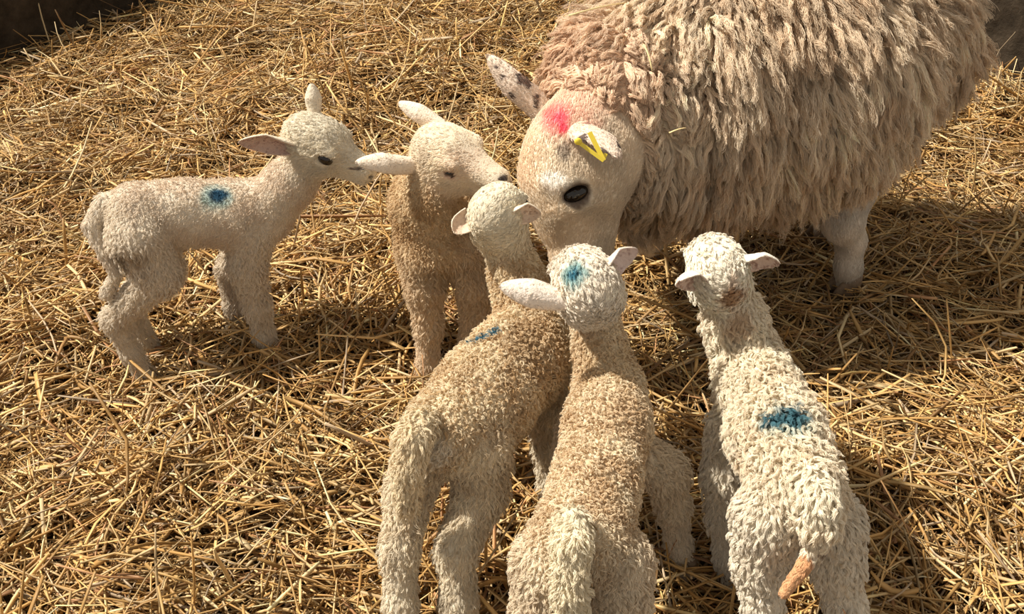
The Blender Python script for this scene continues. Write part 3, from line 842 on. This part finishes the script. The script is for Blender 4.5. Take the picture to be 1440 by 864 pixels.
# ------------------------------------------------------------------ the ewe
def build_ewe():
    root = empty('ewe', (.72, 2.25, 0), 'large shaggy cream ewe with pink paint on her poll, head lowered to the lambs', 'sheep')
    B = [Prim('ell', V(.68, 2.33, .53), ra=V(.26, .27, .285), k=.08, tag='torso', flow=V(.5, 0, -1)),
         Prim('ell', V(.805, 2.36, .64), ra=V(.19, .22, .20), k=.10, tag='torso', flow=V(.8, 0, -.8)),
         Prim('ell', V(.56, 2.28, .525), ra=V(.32, .27, .285), k=.08, tag='torso', flow=V(.15, -.1, -1)),
         Prim('ell', V(.38, 2.16, .52), ra=V(.22, .23, .265), k=.08, tag='torso', flow=V(-.25, -.2, -1)),
         Prim('cap', V(.36, 2.10, .52), V(.22, 2.00, .58), .185, .145, k=.08, tag='neck', flow=V(-.2, -.3, -1)),
         Prim('cap', V(.30, 2.02, .46), V(.21, 1.93, .48), .13, .10, k=.06, tag='neck', flow=V(-.1, -.2, -1))]
    hc = at(806, 205, Y=1.86); hn = at(788, 372, Y=1.755)
    hp, R, L, eyes = head_prims(hc, hn - hc, V(-.92, -.18, .30), 1.95, ewe=True)
    yv = R[:, 1]; lg = V(-.93, 0, -.32); lg = nrm(lg - (lg @ yv) * yv); sh = np.cross(lg, yv); sh = sh if sh[2] > 0 else -sh
    RE = np.stack([lg, yv, np.cross(lg, yv)], 1)
    hp = [q for q in hp if not (q.cut and q.tag == 'head')]
    eyes = [(L(.047, .0325 * sy, .006), RE, 1.95) for sy in (1, -1)]
    for sy in (1, -1):
        c0 = L(.047, .0330 * sy, .006)
        hp.insert(0, Prim('ell', c0 + sh * .024, ra=V(.040, .022, .013), k=.012, tag='head', R=RE, flow=sh))
        hp.insert(0, Prim('ell', c0 - sh * .024, ra=V(.034, .014, .009), k=.02, tag='head', R=RE, flow=-sh))
        hp.append(Prim('ell', L(.047, .0440 * sy, .006), ra=V(.031, .024, .0165), k=.006, tag='head', R=RE, cut=True))
    B += hp
    legs = [([at(1190, 262, Y=2.28), at(1185, 312, Y=2.19), at(1196, 338, Y=2.21), at(1193, 375, Y=2.20), at(1192, 397, Y=2.20)], [.080, .045, .032, .028, .028]),
            ([V(.80, 2.42, .40), V(.83, 2.45, .26), V(.88, 2.46, .17), V(.87, 2.45, .05), V(.87, 2.45, .0)], [.09, .055, .04, .034, .033]),
            ([V(.47, 2.14, .36), V(.475, 2.13, .24), V(.475, 2.12, .15), V(.48, 2.12, .04), V(.48, 2.12, .0)], [.08, .055, .040, .034, .033]),
            ([V(.40, 2.32, .36), V(.37, 2.33, .24), V(.37, 2.33, .15), V(.36, 2.33, .04), V(.36, 2.33, .0)], [.08, .055, .040, .034, .033])]
    for p, r in legs: B += leg_chain(p, r, .03)
    B += chain([V(1.00, 2.36, .66), V(1.05, 2.37, .56), V(1.06, 2.37, .46)], [.04, .035, .025], .03, 'torso')
    E = [(L(-.022, -.030, .020), at(686, 78, Y=1.98), V(-.1, .7, .5), .046), (L(-.018, .034, .006), at(868, 222, Y=1.70), V(-.35, -.25, -.9), .054)]
    earR = E
    v, f = surface_nets(B, 0.008)
    nor = sdf_grad(B, v)
    nb = len(v)
    add, w = prim_weights(B, v, .02)
    tw = {t: sum(w[:, i] for i, q in enumerate(add) if q.tag == t) for t in ('torso', 'neck', 'head', 'muzzle', 'leg', 'shank')}
    flow = w @ np.stack([q.flow for q in add])
    wool_w = np.clip(tw['torso'] + tw['neck'], 0, 1)
    return root, B, v, f, nor, tw, flow, wool_w, E, L, R, eyes, legs, hc, hn
def finish_ewe():
    root, B, v, f, nor, tw, flow, wool_w, E, L, R, eyes, legs, hc, hn = build_ewe()
    nb = len(v)
    is_ear = np.zeros(nb); inner = np.zeros(nb)
    flow = nrows(flow)
    for e in E:
        ev, ef, inn, ax = ear_mesh(*e)
        o = len(v); f = np.concatenate([f, ef + o]); v = np.concatenate([v, ev]); nor = np.concatenate([nor, vnormals(ev, ef)])
        is_ear = np.concatenate([is_ear, np.ones(len(ev))]); inner = np.concatenate([inner, inn])
        flow = np.concatenate([flow, np.tile(ax, (len(ev), 1))]); wool_w = np.concatenate([wool_w, np.zeros(len(ev))])
        for t in tw: tw[t] = np.concatenate([tw[t], np.zeros(len(ev))])
    def colfn(p, n_, ww):
        k = noise(p, 9, 61) * .5 + noise(p, 28, 62) * .5
        k = sstep(.3, .75, k)[:, None]
        wool = V(.91, .77, .60) * (1 - k) + V(.74, .58, .42) * k
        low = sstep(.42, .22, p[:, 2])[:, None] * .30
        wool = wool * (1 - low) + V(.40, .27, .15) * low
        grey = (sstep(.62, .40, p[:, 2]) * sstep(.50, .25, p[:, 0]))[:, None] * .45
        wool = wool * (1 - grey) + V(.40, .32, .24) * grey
        lw = sstep(.32, .20, p[:, 2])[:, None]
        face = (V(.88, .75, .59) * (1 - lw) + V(.88, .80, .70) * lw) * (1 - .25 * k)
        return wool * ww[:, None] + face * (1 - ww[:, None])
    body_v = v[:nb]
    PINK = V(.85, .10, .18); PEACH = V(.80, .42, .26)
    marks = [(surf_at(body_v, 778, 158), .030, PINK, .75, .9), (surf_at(body_v, 800, 150), .060, V(.82, .40, .30), .45, 1),
             (surf_at(body_v, 770, 265), (.030, .030, .020), V(.70, .62, .54), .5, .6),
             (surf_at(body_v, 733, 225), (.03, .05, .06), V(.72, .50, .32), .45, 1),
             (surf_at(body_v, 790, 210), (.012, .02, .02), V(.22, .17, .14), .6, 1)]
    marks += [(surf_at(body_v, 786, 160), .016, V(.90, .15, .22), .8, .9), (surf_at(body_v, 790, 174), .010, V(.90, .08, .16), .85, .8),
              (surf_at(body_v, 770, 250), (.034, .02, .013), V(.90, .86, .80), .85, .5)]
    for (c_, R_, s_) in eyes:
        marks.append((c_ + (c_ - hc - ((c_ - hc) @ R[:, 0]) * R[:, 0]) * .10, .0325, V(.10, .065, .05), .9, .2))
    wmarks = [(at(830, 110, Y=1.95), (.14, .16, .14), PEACH, .26, 1)]
    spots = (is_ear > 0) & (noise(v, 60, 71) > .74)
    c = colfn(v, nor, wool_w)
    c[(is_ear > 0)] = V(.74, .62, .52); c[(is_ear > 0) & (inner > 0)] = V(.62, .45, .38); c[spots] = V(.12, .09, .08)
    cm = apply_marks(apply_marks(c, v, wmarks), v, marks)
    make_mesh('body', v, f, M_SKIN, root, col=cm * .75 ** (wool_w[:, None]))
    tri = np.concatenate([f[:, [0, 1, 2]], f[:, [0, 2, 3]]])
    # short hair on face, ears and legs
    wt = (1 - wool_w) * np.where(is_ear > 0, .9, 1)
    P, N_, T, bw = sample(v, tri, nor, wt + 1e-6, int(100000 * DENS), 81)
    itp = lambda a: (a[T] * (bw if a.ndim == 1 else bw[:, :, None])).sum(1)
    keep = itp(wool_w) < .6
    P, N_, T, bw = P[keep], N_[keep], T[keep], bw[keep]
    fl = itp(flow); fl = nrows(fl - (fl * N_).sum(1, keepdims=True) * N_)
    n = len(P)
    ear = itp(is_ear) > .5
    L_ = np.where(ear, .006, .009) * np.ones(n)
    for (c_, R_, s_), sg in zip(eyes, (1, -1)):
        L_ = L_ * (.04 + .96 * sstep(.0150 * s_, .019 * s_, np.linalg.norm(P - c_ - (R_ @ V(0, .008 * sg, 0)) * s_, axis=1)))
    pp, rr, own, lr = grow(P, N_, fl, L_, np.full(n, .14), np.full(n, .0006), .2, .005, .35, np.full(n, .00042), 83, K=4, gravity=.1, jitter=.10)
    cc = colfn(P, N_, itp(wool_w))
    cc[ear] = V(.74, .62, .52); cc[ear & (itp(inner) > .5)] = V(.62, .45, .38); cc[ear & (noise(P, 60, 71) > .74)] = V(.12, .09, .08)
    cc = cc * (.85 + .25 * RNG.random(n))[:, None]
    cc = apply_marks(cc, P, marks)
    add_curves('hair', pp, rr, np.clip(cc, 0, .95), root)
    # fleece: long locks hanging in ropes
    P, N_, T, bw = sample(v, tri, nor, np.where(is_ear > 0, 0, wool_w) * np.where(nor[:, 1] > .5, .45, 1) + 1e-9, int(500000 * DENS), 82)
    keep = itp(wool_w) > .5
    P, N_, T, bw = P[keep], N_[keep], T[keep], bw[keep]
    n = len(P)
    fl = nrows(itp(flow) + 0.35 * np.stack([noise(P, 5, 91) - .5, noise(P, 5, 92) - .5, noise(P, 5, 93) - .5], 1) * 2)
    fl = nrows(fl - (fl * N_).sum(1, keepdims=True) * N_ * .9)
    # shorter, tighter on the neck near the face
    near = np.linalg.norm(P - hc, axis=1)
    Ls = (.050 + .065 * noise(P, 11, 94)) * (0.35 + .65 * sstep(.12, .34, near))
    pp, rr, own, lr = grow(P, N_, fl, Ls, .34 + .22 * noise(P, 6, 95), np.full(n, .0050), 1.0, .0105, .80 - .30 * sstep(.75, 1.0, P[:, 0]), np.full(n, .00055), 84, K=10, gravity=.22, jitter=.22, tipw=.35, lenvar=.4, crimpA=.0016, crimpN=3, tuft=.085, tuftc=.85)
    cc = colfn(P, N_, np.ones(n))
    lv = lr[own][:, None]
    cc = cc * (.78 + .35 * lv) * (.82 + .3 * RNG.random(n))[:, None]
    cc = apply_marks(cc, P, wmarks)
    add_curves('fleece', pp, rr, np.clip(cc, 0, .95), root)
    for (c_, R_, s_) in eyes: sphere('eye', c_, V(.0160, .0105, .0098) * s_, M_EYE, root, R_)
    for p, r in legs: hoof(p[-1] + V(0, 0, -.01), V(-1, -.25, 0), 1.9, root)
    # folded yellow ear tag clipped to the near ear
    def bar(a, b, w, t, nv):
        a, b = np.asarray(a), np.asarray(b); d = nrm(b - a); s = nrm(np.cross(d, nv)); u = np.cross(s, d)
        vs = [p + s * x * w + u * y * t for p in (a, b) for x, y in ((-1, -1), (1, -1), (1, 1), (-1, 1))]
        return vs, [(0, 1, 2, 3), (7, 6, 5, 4), (0, 4, 5, 1), (1, 5, 6, 2), (2, 6, 7, 3), (3, 7, 4, 0)]
    Yt = 1.675
    a, b, c2 = at(812, 199, Y=Yt), at(849, 226, Y=Yt - .012), at(829, 186, Y=Yt + .01)
    vs, fs = [], []
    for (p, q, w_) in ((a, b, .0036), (b, c2, .0042), (b + V(0, .006, 0), at(852, 216, Y=Yt), .0032)):
        x, y = bar(p, q, w_, .0018, V(.1, -1, .4)); o = len(vs); vs += x; fs += [tuple(i + o for i in g) for g in y]
    tg = make_mesh('ear_tag', np.array(vs), fs, M_TAG, root, smooth=False)
    sphere('tag_stud', at(813, 199, Y=Yt - .004), V(.007, .004, .007), M_TAG, tg)
    tg['label'] = 'folded yellow plastic ear tag'
    return body_v
EWE_V = finish_ewe()

# ------------------------------------------------------------------ single straws caught on the ewe's fleece
def loose_stalk(p, q, w, label):
    p, q = np.asarray(p), np.asarray(q); n = 7; K = 6
    d = nrm(q - p); s1 = nrm(np.cross(d, V(.2, -.6, .7))); s2 = np.cross(s1, d)
    vs = []; fs = []
    for i in range(n):
        u = i / (n - 1); c = p + (q - p) * u + s2 * (0.006 * math.sin(math.pi * u))
        for j in range(K):
            a = 2 * math.pi * j / K
            vs.append(c + s1 * math.cos(a) * w * (1 - .3 * u) + s2 * math.sin(a) * w * .5)
    for i in range(n - 1):
        for j in range(K): fs.append((i * K + j, i * K + (j + 1) % K, (i + 1) * K + (j + 1) % K, (i + 1) * K + j))
    fs.append(tuple(reversed(range(K)))); fs.append(tuple((n - 1) * K + j for j in range(K)))
    o = make_mesh('straw_stalk', np.array(vs), fs, M_STRAW, col=V(.80, .62, .32))
    tag(o, label, 'straw stalk', 'single straws caught in the fleece')
def fleece_point(px, py, out=.052):
    p = surf_at(EWE_V, px, py); i = np.argmin(((EWE_V - p) ** 2).sum(1))
    d = nrm(ray(px, py)); t = (p - V(0, 0, CAM_H)) @ d
    return V(0, 0, CAM_H) + d * (t - out)
for (a, b, w, lab) in [((905, 62), (917, 100), .0020, 'pale straw stalk standing upright in the shoulder wool above the ewe\'s head'),
                       ((941, 187), (965, 180), .0016, 'short pale straw lying level on the ewe\'s neck wool behind the ear tag'),
                       ((1303, 86), (1312, 68), .0018, 'short bright straw slanting on the ewe\'s rump wool'),
                       ((1219, 78), (1223, 118), .0015, 'thin straw stalk hanging on the middle of the ewe\'s flank'),
                       ((800, 22), (880, 4), .0020, 'long straw stalk lying over the ewe\'s neck at the top edge')]:
    loose_stalk(fleece_point(*a), fleece_point(*b), w, lab)
